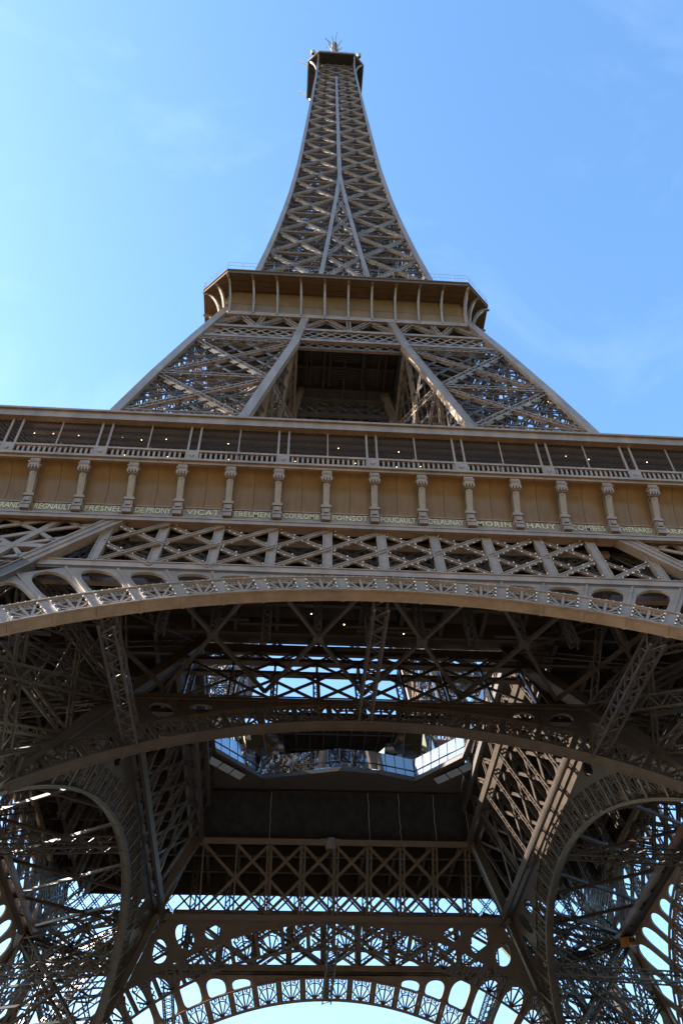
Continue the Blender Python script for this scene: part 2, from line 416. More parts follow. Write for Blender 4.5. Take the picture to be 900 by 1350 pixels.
def girder(fr, name, s0, s1, bay, x0, nb, edge, post_w, bar_w, two, back, lean=0):
    PAINT = globals()['PAINT'] if two else PAINT_SHADE
    body = MB(); n = fr.n
    hx = lambda s: edge[0] - edge[1]*s
    body.bar(fr.P(-hx(s0), s0+.3), fr.P(hx(s0), s0+.3), .75 if two else .5, .5, n)          # bottom chord
    body.bar(fr.P(-hx(s0), s0-.02, .28), fr.P(hx(s0), s0-.02, .28), .16, .12, n)
    body.bar(fr.P(-hx(s0), s0+.66, .28), fr.P(hx(s0), s0+.66, .28), .1, .1, n)
    body.bar(fr.P(-hx(s1), s1-.3), fr.P(hx(s1), s1-.3), .7, .5, n)
    body.bar(fr.P(-hx(s0), s0+.3, -back), fr.P(hx(s0), s0+.3, -back), .6, .4, n)
    body.bar(fr.P(-hx(s1), s1-.3, -back), fr.P(hx(s1), s1-.3, -back), .6, .4, n)
    o = body.obj(name, PAINT, tower)
    a, b = s0+.6, s1-.6; mid = (a+b)/2
    po = MB(); po.bar((0, 0, .06), (0, b-a, .06), post_w, .3, (0, 0, 1))
    for sx in (-1, 1): po.bar((sx*post_w*.44, 0, .25), (sx*post_w*.44, b-a, .25), .08, .08, (0, 0, 1))
    pm = po.mesh('girder_post', PAINT)
    def M(x, s, d=0):
        m = Matrix((V((1, 0, 0)), fr.up - V((lean*x, 0, 0)), n)).transposed().to_4x4(); m.translation = fr.P(x*(1-lean*(s-s0)), s, d); return m
    hh = (b-a)/2 if two else (b-a)
    bars = []
    for sg in (-1, 1):
        d = MB(); w = bay - post_w*0
        BX = bay if two else 2*bay
        p, q = (V((0, 0, 0)), V((BX, hh, 0))) if sg > 0 else (V((0, hh, 0)), V((BX, 0, 0)))
        d.bar(p, q, bar_w if two else .34, .1, (0, 0, 1))
        if not two: bars.append(d.mesh('diagonal', PAINT)); continue
        bb = (q-p).cross(V((0, 0, 1))).normalized()*(bar_w*.38)
        d.bar(p+bb+V((0, 0, .09)), q+bb+V((0, 0, .09)), .07, .08, (0, 0, 1))
        d.bar(p-bb+V((0, 0, .09)), q-bb+V((0, 0, .09)), .07, .08, (0, 0, 1))
        bars.append(d.mesh('diagonal', PAINT))
    bk = MB()
    for i in range(-nb, nb+1):
        x = x0 + i*bay
        if abs(x) < hx((a+b)/2) - .4: inst('girder_post', pm, o, M(x, a))
        if not two and (abs(x+bay/2) > hx(b) - bay/2 + .3 or abs(x+bay) > hx(b) - bay + .8): continue
        for lv in range(2 if two else 1):
            if two and max(abs(x), abs(x+bay)) > hx(a + (lv+.5)*hh) + .5: continue
            for k2, sg in enumerate((-1, 1)):
                inst('diagonal', bars[k2], o, M(x, a + lv*hh, .02 + .13*(k2)))
                p = fr.P(x, a + lv*hh + (0 if sg > 0 else hh), -back); q = fr.P(x+(bay if two else 2*bay), a + lv*hh + (hh if sg > 0 else 0), -back)
                if two: bk.flat(p, q, .5, n)
        bk.flat(fr.P(x, a, -back), fr.P(x, b, -back), .5, n)
        for s_ in (a, b): bk.flat(fr.P(x, s_, -.1), fr.P(x, s_, -back), .4, (1, 0, 0))
    bk.obj('rear_lacing', PAINT_SHADE, o, stuff=True)
    return o
girO = girder(FG, 'facade_girder', 46.55*FG.L, 53.0*FG.L, 4.27, .45, 6, (68.8-.3, .93/FG.L), .74, .36, True, 1.3, .0068)
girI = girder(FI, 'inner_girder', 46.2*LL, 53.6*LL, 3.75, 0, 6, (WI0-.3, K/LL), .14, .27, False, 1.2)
# second storey of the inner truss, up to the floor
up2 = MB()
for i in range(-4, 4):
    x = i*3.75
    for p, q in (((x, 53.7), (x+3.75, 57.2)), ((x+3.75, 53.7), (x, 57.2))):
        up2.flat(FI.P(p[0], p[1]*LL, -.2), FI.P(q[0], q[1]*LL, -.2), .4, FI.n)
up2.obj('upper_lacing', PAINT_SHADE, girI, stuff=True)
spin(girI)
# the face of each pillar at girder height: sloping posts and crossed bars that follow the leg
face = empty('pillar_head', parent=tower)
def pf(u, v, d=0):          # u across the pillar face (0 = inner edge), v up
    z = 46.8 + (52.9-46.8)*v
    a, b = 68.8 - .93*z, 44.21 - .2*z
    return V((a + (b-a)*u, -(44.21 - .2*z), z)) + FG.n*d
fn = MB()
for sx in (1, -1):
    mir = lambda p: V((p.x*sx, p.y, p.z))
    e = MB(); p_, q_ = mir(pf(.0, -.02, .12)), mir(pf(.0, 1, .12)); e.bar(p_, q_, 1.15, .7, FG.n)
    for t_ in (-.52, 0, .52):
        o_ = (q_-p_).cross(FG.n).normalized()*t_ + FG.n*.38
        e.bar(p_+o_, q_+o_, .14, .1, FG.n)
    e.obj('raking_beam', PAINT, face)
    for u in (.33, .66):
        e = MB(); e.bar(mir(pf(u, 0)), mir(pf(u, 1)), .5, .3, FG.n); e.obj('sloping_post', PAINT, face)
    for v in (0, .36, 1):
        e = MB(); e.bar(mir(pf(.03, v, -.03)), mir(pf(.98, v, -.03)), .45, .35, FG.n); e.obj('rail', PAINT, face)
    for j in range(3):
        for (v0, v1) in ((0, .36), (.36, .68), (.68, 1)):
            for p, q in (((j/3, v0), ((j+1)/3, v1)), (((j+1)/3, v0), (j/3, v1))):
                e = MB(); e.bar(mir(pf(p[0], p[1], .05)), mir(pf(q[0], q[1], .05)), .34, .12, FG.n); e.obj('face_bar', PAINT, face)
                fn.flat(mir(pf(p[0], p[1], -1.3)), mir(pf(q[0], q[1], -1.3)), .5, FG.n)
        fn.flat(mir(pf(j/3, 0, -1.3)), mir(pf(j/3, 1, -1.3)), .6, FG.n)
for sx in (1, -1):
    for i in range(8):
        x0 = sx*(19.5+i*1.75); x1 = sx*(21.25+i*1.75)
        for p, q in (((x0, 52.8), (x1, 54.9)), ((x1, 52.8), (x0, 54.9)), ((x0, 54.9), (x1, 57)), ((x1, 54.9), (x0, 57))): fn.flat((p[0], -32.9, p[1]), (q[0], -32.8, q[1]), .3, (0, 1, 0), ch=.1, z=.07)
fn.obj('rear_lacing', PAINT_SHADE, face, stuff=True)
ex = MB(); ex.box((-24.5, -35.15, 46.32), (24.5, -34.3, 46.56))
for i in range(-9, 9):
    for p, q in (((i*2.13, 53.0), ((i+1)*2.13, 55.2)), (((i+1)*2.13, 53.0), (i*2.13, 55.2))): ex.bar((p[0], -33.0, p[1]), (q[0], -32.9, q[1]), .2, .12, (0, 1, 0))
ex.box((-20, -33.1, 55.2), (20, -32.8, 55.5))
ex.obj('upper_lacing', PAINT_SHADE, girO, stuff=True)
spin(girO); spin(face)

# sparkle bulbs along the bars of the front truss
bl = MB()
a_, b_ = 46.55*FG.L+.6, 53.0*FG.L-.6; hh = (b_-a_)/2
for i in range(-7, 7):
    x = .45 + i*4.27
    for lv in (0, 1):
        for sg in (-1, 1):
            for k2 in range(1, 8):
                t = k2/8; s = a_ + lv*hh + (t if sg > 0 else 1-t)*hh
                if max(abs(x), abs(x+4.27)) > 68.5 - .93*(a_ + (lv+.5)*hh)/FG.L + .5: continue
                [bl.octa(FG.P((x + t*4.27)*(1-.0068*(s-a_)) + random.uniform(-.08, .08), s + o_, .2), .07) for o_ in ((-.24, .24) if k2 % 2 else (-.24,))]
for i in range(-15, 15):
    for dr in (.5, 1.25, 2.0):
        for sx in (.42, -.42):
            th = i*DT + sx/40.5
            bl.octa(arc(FO, 10.55, 38.9+dr, th, .2), .08)
for i in range(-15, 15):
    for k2 in range(1, 6):
        th = (i + k2/6)*DT; bl.octa(arc(FO, 10.55, 41.5, th, .2), .075)
bl.obj('sparkle_bulbs', BULB, tower, stuff=True)

# --- horizontal wind bracing between facade girder and inner girder, and the lattice ties between the arches
wb = empty('wind_bracing', parent=tower)
ZB = 47.0
for i in range(-3, 3):
    for (xa, ya, xb, yb) in ((i*8.2, -34.6, (i+1)*8.2, -20.4), ((i+1)*8.2, -34.6, i*8.2, -20.4)):
        e = MB(); e.bar((xa, ya, ZB), (xb, yb, ZB), .26, .28, (0, 0, 1)); e.obj('bracing_bar', PAINT_SHADE, wb)
for i in range(-2, 3):
    x = i*8.2 + 4.1*0
    e = MB(); e.lat((x, -27.5, ZB), (x, -25.2, 56.5), .6, .6, (0, 1, 0)); e.obj('hanger', PAINT_SHADE, wb)
    e = MB(); e.lat((x+4.1, -27.5, ZB), (x+4.1, -25.2, 56.5), .5, .5, (0, 1, 0)); e.bar((x+3.7, -27.5, ZB+.02), (x+4.5, -27.5, ZB+.02), .7, .36, (0, 0, 1)); e.obj('hanger', PAINT_SHADE, wb)
spin(wb)
tie = empty('arch_ties', parent=tower)
for th in (-27.5, 0, 27.5):
    t = R(th)
    p = arc(FO, 10.55, 39.1, t, -1.0); q = arc(FI, 12.0, 37.7, t*1.02, .2)
    e = MB(); e.lat(p, q, 1.0, 1.0, (0, 0, 1), ch=.15, pitch=.85, z=.1)
    e.obj('lattice_tie', PAINT_SHADE, tie)
spin(tie)

# --- first floor: deck, beams under it, void with glass edge
deck = MB()
def plate(mb, pts, z0, z1): mb.prism([(x, y, z0) for x, y in pts], (0, 0, z1-z0))
for k in range(4):
    c, s = (1, 0, -1, 0)[k], (0, 1, 0, -1)[k]
    rot = lambda p: (p[0]*c - p[1]*s, p[0]*s + p[1]*c)
    plate(deck, [rot(p) for p in ((-33.2, -33.2), (33.2, -33.2), (14.3, -14.3), (-14.3, -14.3))], 57.0, 57.55)
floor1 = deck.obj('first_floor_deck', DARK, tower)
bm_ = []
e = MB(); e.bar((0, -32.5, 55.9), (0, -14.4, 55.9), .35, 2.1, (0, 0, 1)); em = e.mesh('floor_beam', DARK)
for k in range(4):
    for i in range(-7, 8):
        x = i*3.75
        L0 = max(18.6, abs(x)+.3)
        sc_ = (32.5-L0)/18.1
        m = Matrix.Rotation(k*math.pi/2, 4, 'Z') @ Matrix.Translation((x, -32.5+sc_*32.5, 0)) @ Matrix.Diagonal((1, sc_, 1, 1))
        inst('floor_beam', em, floor1, m)
for k in range(4):
    for y in (-30.5, -26.5, -22.5, -18.5, -14.6):
        zd = 55.15 if y == -30.5 else 56.0 if y == -14.6 else 55.6
        e = MB(); e.bar((y+.3, y, zd), (-y-.3, y, zd), .4, 2*(56.5-zd), (0, 0, 1))
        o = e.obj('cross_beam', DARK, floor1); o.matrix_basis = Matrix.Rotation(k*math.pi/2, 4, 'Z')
# hanging trays and ducts beneath the floor
dd = MB()
for i in range(26):
    x = random.uniform(-26, 26); y = random.choice([-29, -24.5, -20.5, -16.5]) + random.uniform(-1, 1)
    dd.bar((x, y, 54.2), (x+random.uniform(2, 9), y, 54.2), .3, .25, (0, 0, 1))
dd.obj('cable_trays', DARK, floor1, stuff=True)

# glass edge of the void, on the far side
gl = empty('glass_balustrade', parent=tower)
poly = [(-14.6, -4.5), (-14.2, 4.3), (-8.8, 9.7), (-4.2, 8.7), (0, 7.7), (4.2, 8.2), (8.7, 9.6), (13.7, 4.3), (14.4, -4.5)]
slab = MB()
plate(slab, poly[1:8] + [(14.3, 14.4), (-14.3, 14.4)], 57.05, 57.5)
slab.obj('floor_edge', DARK, gl)
for a, b in zip(poly, poly[1:]):
    A, B = V((*a, 57.2)), V((*b, 57.2)); d = B-A; nrm = V((d.y, -d.x, 0)).normalized()
    e = MB(); e.bar(A + nrm*.15, B + nrm*.15, .5, .5, (0, 0, 1)); e.bar(A+V((0, 0, .45)), B+V((0, 0, .45)), .1, .1, nrm); e.bar(A+nrm*.42-V((0, 0, .2)), B+nrm*.42-V((0, 0, .2)), .08, .06, nrm); e.bar(A+V((0, 0, 1.35)), B+V((0, 0, 1.35)), .06, .06, nrm); e.obj('edge_beam', DARK, gl)
    k = max(2, int(d.length/1.15))
    for i in range(k):
        p = A.lerp(B, (i+.04)/k); q = A.lerp(B, (i+.96)/k); tilt = V((random.uniform(-.02, .02), random.uniform(-.02, .02), 0))
        e = MB(); e.prism([p+V((0, 0, .6)), q+V((0, 0, .6)), q+V((0, 0, 3.0))-nrm*.25+tilt, p+V((0, 0, 3.0))-nrm*.25+tilt], nrm*.03); e.obj('glass_pane', GLASSD if abs(a[0]) < 8.9 and abs(b[0]) < 8.9 else GLASS, gl)
        p = A.lerp(B, i/k); e = MB(); e.bar(p, p+V((0, 0, 3.0))-nrm*.25, .07, .14, nrm); e.obj('mullion', DARK, gl)
# inclined glass floor panels behind the edge beam, seen from below
for sx in (-1, 1):
    for i in range(3):
        t0, t1 = i/4, (i+1)/4 - .02
        p0 = V((sx*14.2, 4.6, 56.7)).lerp(V((sx*9.2, 9.4, 56.7)), t0); p1 = V((sx*14.2, 4.6, 56.7)).lerp(V((sx*9.2, 9.4, 56.7)), t1)
        dd_ = V((sx*.7, .75, -.25))*.9
        e = MB(); e.prism([p0, p1, p1+dd_, p0+dd_], (0, 0, .04)); e.obj('glass_floor', GLASSD, gl)

# --- frieze, consoles, names
NAMES = ['CAUCHY', 'BELGRAND', 'REGNAULT', 'FRESNEL', 'DE PRONY', 'VICAT', 'EBELMEN', 'COULOMB', 'POINSOT', 'FOUCAULT', 'DELAUNAY', 'MORIN', 'HAUY', 'COMBES', 'THENARD', 'ARAGO', 'POISSON', 'MONGE']
SP = 3.891
fb = MB(); HX = 35.0
def band(mb, y0, y1, z0, z1, hx=HX): mb.box((-hx, y0, z0), (hx, y1, z1))
band(fb, -34.3, -34.08, 52.3, 52.9, 34.3); band(fb, -34.08, -33.7, 52.86, 53.0, 34.1); band(fb, -34.36, -34.2, 52.78, 52.92, 34.35); band(fb, -34.42, -34.3, 52.3, 52.45, 34.4)
band(fb, -33.86, -33.72, 53.0, 54.45, 33.8)
band(fb, -33.95, -33.86, 54.4, 54.5, 33.9)
frieze = fb.obj('frieze', PAINT, tower)
prof = [(-33.9 - 1.6*(1-math.cos(R(a))), 54.48 + 3.2*math.sin(R(a))) for a in range(0, 91, 9)]
cm = MB(); wv = SP/2 - .035
for sgn in (1,):
    cm.grid([[(0, y, z), (wv, y, z)] for y, z in prof])
    cm.grid([[(0, y+.15, z), (wv, y+.15, z)] for y, z in prof][::-1])
    for xx in (0, wv):
        cm.grid([[(xx, y, z), (xx, y+.15, z)] for y, z in prof])
cove = cm.mesh('cove_panel', COVEM, True)
sm = MB(); sm.grid([[(-HX+.6, y+.06, z), (HX-.6, y+.06, z)] for y, z in prof]); sm.obj('cove_backing', DARK, frieze)
for i in range(-18, 18): inst('cove_panel', cove, frieze, Matrix.Translation((i*SP/2 + .0175, 0, 0)))
c = MB()
c.box((-.34, -34.5, 53.12), (.34, -33.8, 53.62)); c.box((-.39, -34.56, 53.55), (.39, -33.8, 53.72))
c.box((-.33, -34.5, 53.72), (.33, -33.85, 54.45)); c.box((-.2, -34.62, 53.85), (.2, -34.48, 54.25))
c.box((-.42, -34.62, 54.45), (.42, -33.85, 54.66)); c.box((-.36, -34.56, 54.66), (.36, -33.85, 54.8))
c.taper((0, -34.28, 54.8), (0, -35.05, 56.75), .46, .62, .54, .72, (0, -1, 0))
c.taper((0, -34.62, 54.9), (0, -35.42, 56.6), .26, .06, .3, .06, (0, -1, 0))
c.box((-.36, -35.55, 56.5), (.36, -34.6, 56.62)); 
# scroll head with drooping leaves
for j in range(10):
    a0, a1 = 2*math.pi*j/10, 2*math.pi*(j+1)/10
    c.prism([(-.34, -35.4, 57.12), (-.34, -35.4+.40*math.cos(a0), 57.12+.40*math.sin(a0)), (-.34, -35.4+.40*math.cos(a1), 57.12+.40*math.sin(a1))], (.68, 0, 0))
for xx in (-.3, -.1, .1, .3):
    c.taper((xx, -35.72, 57.35), (xx*1.25, -35.62, 56.55), .2, .16, .1, .08, (0, -1, 0))
    c.octa((xx*1.2, -35.82, 57.15), .12)
c.octa((0, -35.3, 56.35), .16); c.octa((-.36, -35.45, 57.1), .2); c.octa((.36, -35.45, 57.1), .2)
c.box((-.38, -35.75, 57.42), (.38, -34.9, 57.62))
con = c.mesh('console', PAINT)
for i in range(-9, 10): inst('console', con, frieze, Matrix.Translation((i*SP, 0, 0)))
spin(frieze, (1, 3))
for i, nm in enumerate(NAMES):
    t = bpy.data.curves.new('engraved_name', 'FONT'); t.body = nm; t.size = .84; t.extrude = .05; t.offset = .012; t.align_x = 'CENTER'; t.align_y = 'CENTER'
    t.resolution_u = 2; t.space_character = 1.12; t.materials.append(GOLD)
    if len(nm) > 7: t.space_character = 1.0; t.size = .88
    tmp = bpy.data.objects.new('tmp', t); col.objects.link(tmp); me = bpy.data.meshes.new_from_object(tmp); bpy.data.objects.remove(tmp)
    xs_ = [v.co.x for v in me.vertices]; wd = max(xs_) - min(xs_); mid_ = (max(xs_)+min(xs_))/2; f_ = min(1, 2.85/wd)
    for v in me.vertices: v.co.x = (v.co.x - mid_)*f_
    o = bpy.data.objects.new('engraved_name', me); col.objects.link(o); o.parent = frieze
    o.matrix_basis = Matrix.Translation(((i-8.5)*SP, -33.88, 53.93)) @ Matrix.Rotation(R(90), 4, 'X')

# --- promenade gallery above the frieze
gb = MB()
band(gb, -35.75, -35.0, 57.72, 58.12, 35.6); band(gb, -35.95, -35.7, 57.98, 58.22, 35.9); band(gb, -35.2, -29.5, 57.7, 57.95, 35.1)
band(gb, -35.78, -35.52, 59.28, 59.5, 35.7); band(gb, -35.72, -35.56, 58.22, 58.34, 35.68)
gallery = gb.obj('gallery', PAINT, tower)
rf = MB(); band(rf, -36.0, -35.45, 62.85, 63.85, 36.0); band(rf, -36.2, -35.9, 63.72, 63.95, 36.2); band(rf, -36.1, -35.95, 62.8, 62.96, 36.1)
rf.obj('roof_fascia', PAINT, gallery)
rf = MB(); band(rf, -35.45, -29.0, 63.2, 63.5, 35.4); rf.obj('roof', PAINT, gallery)
bw = MB(); band(bw, -29.9, -29.6, 57.9, 63.2, 29.6); bw.obj('rear_wall', COVEM, gallery)
e = MB()
for i in range(8): e.bar((-35.4, -35.2+.75*i, 63.05), (35.4, -35.2+.75*i, 63.05), .12, .3, (0, 0, 1))
e.obj('roof_battens', DARK, gallery, stuff=True)
e = MB(); e.bar((0, 0, 58.2), (0, 0, 62.9), .17, .16, (0, 1, 0)); e.box((-.18, -.14, 58.2), (.18, .14, 58.5)); pm1 = e.mesh('gallery_post', PAINT)
e = MB(); e.bar((0, 0, 59.4), (0, 0, 62.9), .11, .11, (0, 1, 0)); e.bar((0, .9, 57.9), (0, .9, 61), .1, .1, (0, 1, 0)); pm2 = e.mesh('mullion_post', PAINT)
e = MB(); e.box((-.55, -.16, 58.3), (.55, .14, 59.3)); e.prism([(-.2, -.24, 58.8), (0, -.24, 58.6), (.2, -.24, 58.8), (0, -.24, 59.0)], (0, .1, 0)); pm3 = e.mesh('pedestal', PAINT)
bal = MB()
for i in range(-5, 6):
    xc = i*7.45 - .1
    if abs(xc) > 35: continue
    for sx in (-.42, .42): inst('gallery_post', pm1, gallery, Matrix.Translation((xc+sx, -35.62, 0)))
    inst('pedestal', pm3, gallery, Matrix.Translation((xc, -35.62, 0)))
    if xc + 3.72 < 35: inst('mullion_post', pm2, gallery, Matrix.Translation((xc+3.72, -35.6, 0)))
x = -35.3
while x < 35.3:
    if min(abs(x - (i*7.45-.1)) for i in range(-5, 6)) > .6:
        bal.taper((x, -35.65, 58.34), (x, -35.65, 58.8), .1, .1, .2, .2, (0, 1, 0)); bal.taper((x, -35.65, 58.8), (x, -35.65, 59.28), .2, .2, .1, .1, (0, 1, 0))
    x += .42
bal.obj('balusters', PAINT, gallery, stuff=True)
wm = MB(); x = -40.0
while x < 36:
    for sg in (1, -1):
        a, b = (x, 59.45), (x+3.45, 62.9)
        if sg < 0: a, b = (x+3.45, 59.45), (x, 62.9)
        if abs(a[0]) < 35.4 and abs(b[0]) < 35.4: wm.bar((a[0], -35.5, a[1]), (b[0], -35.5, b[1]), .022, .02, (0, 1, 0))
    x += .42
wm.obj('wire_mesh', WIREM, gallery, stuff=True)
e = MB(); e.octa((0, 0, 0), .042); lm = e.mesh('lamp', LAMP)
lamp_me = lm
spin(gallery)
lam = empty('ceiling_lights', parent=tower)
for i in range(-9, 10):
    for dx in (.9, 2.5):
        for y in (-34.2, -32.3):
            if random.random() < .55: continue
            inst('lamp', lm, lam, Matrix.Translation((i*3.72 + dx, y + random.uniform(-.2, .2), 62.7)))
for (x, y) in ((-1.5, -20.5), (-4.5, -21.8), (9.5, -24), (4, -19.5), (-16, -23)):
    inst('lamp', lm, lam, Matrix.Translation((x, y, 54.4)) @ Matrix.Scale(1.6, 4))

# ------------------------------------------------------------------ between first and second floor, and the spire
TAB = [(57, 29.56, 16.6), (78, 25.5, 12.2), (88.5, 23.3, 10.05), (101.5, 20.4, 7.4), (112, 17.9, 6.15), (116, 17.2, 5.7), (131, 14.3, 4.0), (148, 12.4, 2.75),
       (171, 10.35, 1.1), (189, 9.2, .0), (197, 8.75, 0), (222, 7.75, 0), (250, 6.65, 0), (270, 5.9, 0), (288, 5.45, 0)]
def prf(z, k):
    for a, b in zip(TAB, TAB[1:]):
        if z <= b[0]: return a[k] + (b[k]-a[k])*(z-a[0])/(b[0]-a[0])
    return TAB[-1][k]
W = lambda z: prf(z, 1); I_ = lambda z: prf(z, 2)
def chain(mb, f, zs, w, t, n):
    for a, b in zip(zs, zs[1:]): mb.bar(f(a), f(b), w(a) if callable(w) else w, t, n)
zm = [57.6, 67.5, 78, 89, 101.6]
up = empty('upper_pillar', parent=tower)
def cor2(z):
    a, b = W(z), I_(z); return [V((a, -a, z)), V((b, -a, z)), V((b, -b, z)), V((a, -b, z))]
for i in range(4):
    e = MB()
    nn = [V((1, -1, .2)), V((0, -1, .2)), V((-1, 1, 0)), V((1, 0, .2))][i]
    zz = [57.6, 78, 88.5, 101.5, 112.6]
    chain(e, lambda z: cor2(z)[i], zz, 1.05 if i else 1.1, 1.0 if i == 0 else .8, V((0, -1, .2)) if i != 3 else V((1, 0, .2)))
    if i in (1,):
        for sx in (-.45, .45): chain(e, lambda z: cor2(z)[i] + V((sx, -.46, 0)), zz, .12, .1, V((0, -1, .2)))
    e.obj('corner_beam', PAINT, up)
ul = MB()
for a in range(len(zm)-1):
    z0, z1 = zm[a], zm[a+1]; A, B = cor2(z0), cor2(z1)
    for f in range(4):
        g2 = (f+1) % 4; n = (A[g2]-A[f]).cross(B[f]-A[f])
        for p, q in ((A[f], B[g2]), (A[g2], B[f])):
            e = MB(); e.lat(p, q, .62, .36, n, ch=.13, pitch=.75, z=.09, sides='web'); e.obj('upper_brace', PAINT, up)
        e = MB(); e.lat(B[f], B[g2], .7, .6, n, ch=.15, z=.1); e.obj('strut', PAINT, up)
        mid = [(A[f]+B[f])/2, (A[g2]+B[g2])/2]
        ul.flat(mid[0], mid[1], .5, n, ch=.11, z=.07)
        G_ = lambda u, v: (A[f].lerp(A[g2], u)).lerp(B[f].lerp(B[g2], u), v)
        for iu in range(4):
            for iv in range(4):
                ul.flat(G_(iu/4, iv/4), G_((iu+1)/4, (iv+1)/4), .22, n, ch=.07, z=.05); ul.flat(G_((iu+1)/4, iv/4), G_(iu/4, (iv+1)/4), .22, n, ch=.07, z=.05)
    for p, q in ((B[0], B[2]), (B[1], B[3]), (A[0], B[2]), (A[1], B[3]), (A[2], B[0]), (A[3], B[1])): ul.lat(p, q, .5, .5, (0, 0, 1), ch=.1, z=.07)
    for (u, v) in ((.3, .3), (.55, .3), (.3, .6), (.6, .6)):
        lo = A[2].lerp(A[1], u) + (A[3]-A[2])*v; hi = B[2].lerp(B[1], u) + (B[3]-B[2])*v
        ul.lat(lo, hi, .6, .5, (1, 1, 0), ch=.1, pitch=.8, z=.07)
    for t in range(8):
        q0, q1, q2, q3 = [A[j].lerp(B[j], t/8) for j in (2, 0, 1, 3)]
        ul.bar(q0.lerp(q2, .2), q3.lerp(q1, .3), .14, .14, (0, 0, 1)); ul.bar(q2.lerp(q1, .5), q0.lerp(q3, .6), .14, .14, (0, 0, 1))
        ul.bar(q0.lerp(q1, .3), A[2].lerp(B[2], t/8+.12).lerp(q3, .5), .1, .1, (0, 0, 1)); ul.bar(q2.lerp(q1, .4), A[2].lerp(B[2], t/8+.12).lerp(A[1].lerp(B[1], t/8), .5), .1, .1, (0, 0, 1))
ul.obj('pillar_lacing', PAINT_SHADE, up, stuff=True)
spin(up)
# wide lattice girder across each face below the second floor, and the trusses above it
def up_girder(name, off, nrm, hxf, z0, z1, PT=PAINT):
    g = MB()
    yf = lambda z: -(off(z))
    for z in (z0, z1):
        h = hxf(z); g.bar((-h, yf(z), z), (h, yf(z), z), .5, .5, (0, -1, 0)); g.bar((-h, yf(z)+1.2, z), (h, yf(z)+1.2, z), .35, .4, (0, -1, 0))
    o = g.obj(name, PT, tower)
    hm = hxf((z0+z1)/2); kk = int(2*hm/1.55); la = MB()
    bars = []
    for i in range(-1, kk+1):
        for sg in (1, -1):
            xa = -hm + i*2*hm/kk; xb = xa + 2*2*hm/kk
            if sg < 0: xa, xb = xb, xa
            if abs(xa) > hm+.05 or abs(xb) > hm+.05: continue
            e = MB(); e.bar((xa, yf(z0)-.05*sg, z0+.2), (xb, yf(z1)-.05*sg, z1-.2), .22, .06, nrm); e.obj('lattice_bar', PT, o)
            la.bar((xa, yf(z0)+1.2, z0+.2), (xb, yf(z1)+1.2, z1-.2), .16, .06, nrm)
    la.obj('rear_lacing', PT, o, stuff=True)
    return o
ug = up_girder('cross_girder', W, (0, -1, .25), lambda z: W(z)-.4, 103.3, 107.6)
spin(ug)
ui = up_girder('inner_cross_girder', lambda z: I_(z)+.1, (0, -1, .2), lambda z: I_(z)-.3, 104.4, 108.6, PAINT_SHADE)
spin(ui)
ut = empty('head_truss', parent=tower)
for (xa, xb, k) in ((-1, 1, 2), (1.0, 2.0, 2), (-2.0, -1.0, 2)):
    def xs(u, z):
        i0 = I_(z); w = W(z)
        f = {(-1): -i0, 1: i0, 2.0: w, -2.0: -w}
        return f[xa] + (f[xb]-f[xa])*u
    za, zb2 = 107.9, 112.4
    for j in range(k):
        for p, q in (((j/k, za), ((j+.5)/k, zb2)), (((j+1)/k, za), ((j+.5)/k, zb2))):
            e = MB(); e.lat((xs(p[0], p[1]), -W(p[1]), p[1]), (xs(q[0], q[1]), -W(q[1]), q[1]), .55, .4, (0, -1, .25), ch=.12, z=.09); e.obj('truss_bar', PAINT, ut)
        if j: 
            e = MB(); e.lat((xs(j/k, za), -W(za), za), (xs(j/k, zb2), -W(zb2), zb2), .5, .4, (0, -1, .25), ch=.12, z=.09); e.obj('post', PAINT, ut)
spin(ut)

# --- second floor: octagonal gallery on ribbed brackets
def octo(r, c): return [(c, -r), (r, -c), (r, c), (c, r), (-c, r), (-r, c), (-r, -c), (-c, -r)]
f2 = MB()
f2.prism([(x, y, 112.75) for x, y in octo(17.9, 16.9)], (0, 0, .35))
floor2 = f2.obj('second_floor', DARK, tower)
e = MB(); lo, hi = octo(18.45, 17.0), octo(18.25, 16.9)
e.grid([[(x, y, 112.15) for x, y in octo(18.35, 17)], [(x, y, 112.75) for x, y in octo(18.5, 17.05)], [(x, y, 112.8) for x, y in octo(17.9, 16.7)], [(x, y, 112.15) for x, y in octo(17.8, 16.6)], [(x, y, 112.15) for x, y in octo(18.35, 17)]], True)
e.obj('lower_ledge', PAINT, floor2)
def p2(t):           # concave profile, t in 0..1: radius, height
    a = t*math.pi/2
    return 18.15 + 2.75*(1-math.cos(a))**1.0, 112.8 + 6.4*math.sin(a)
rows = []
for i in range(11):
    r, z = p2(i/10); z = min(z, 118.9); rows.append([(x, y, z) for x, y in octo(r, 16.9 + (r-18.15)/2.75*.65)])
bays = 10; base8 = octo(18.15, 16.9); top8 = octo(20.75, 17.5)
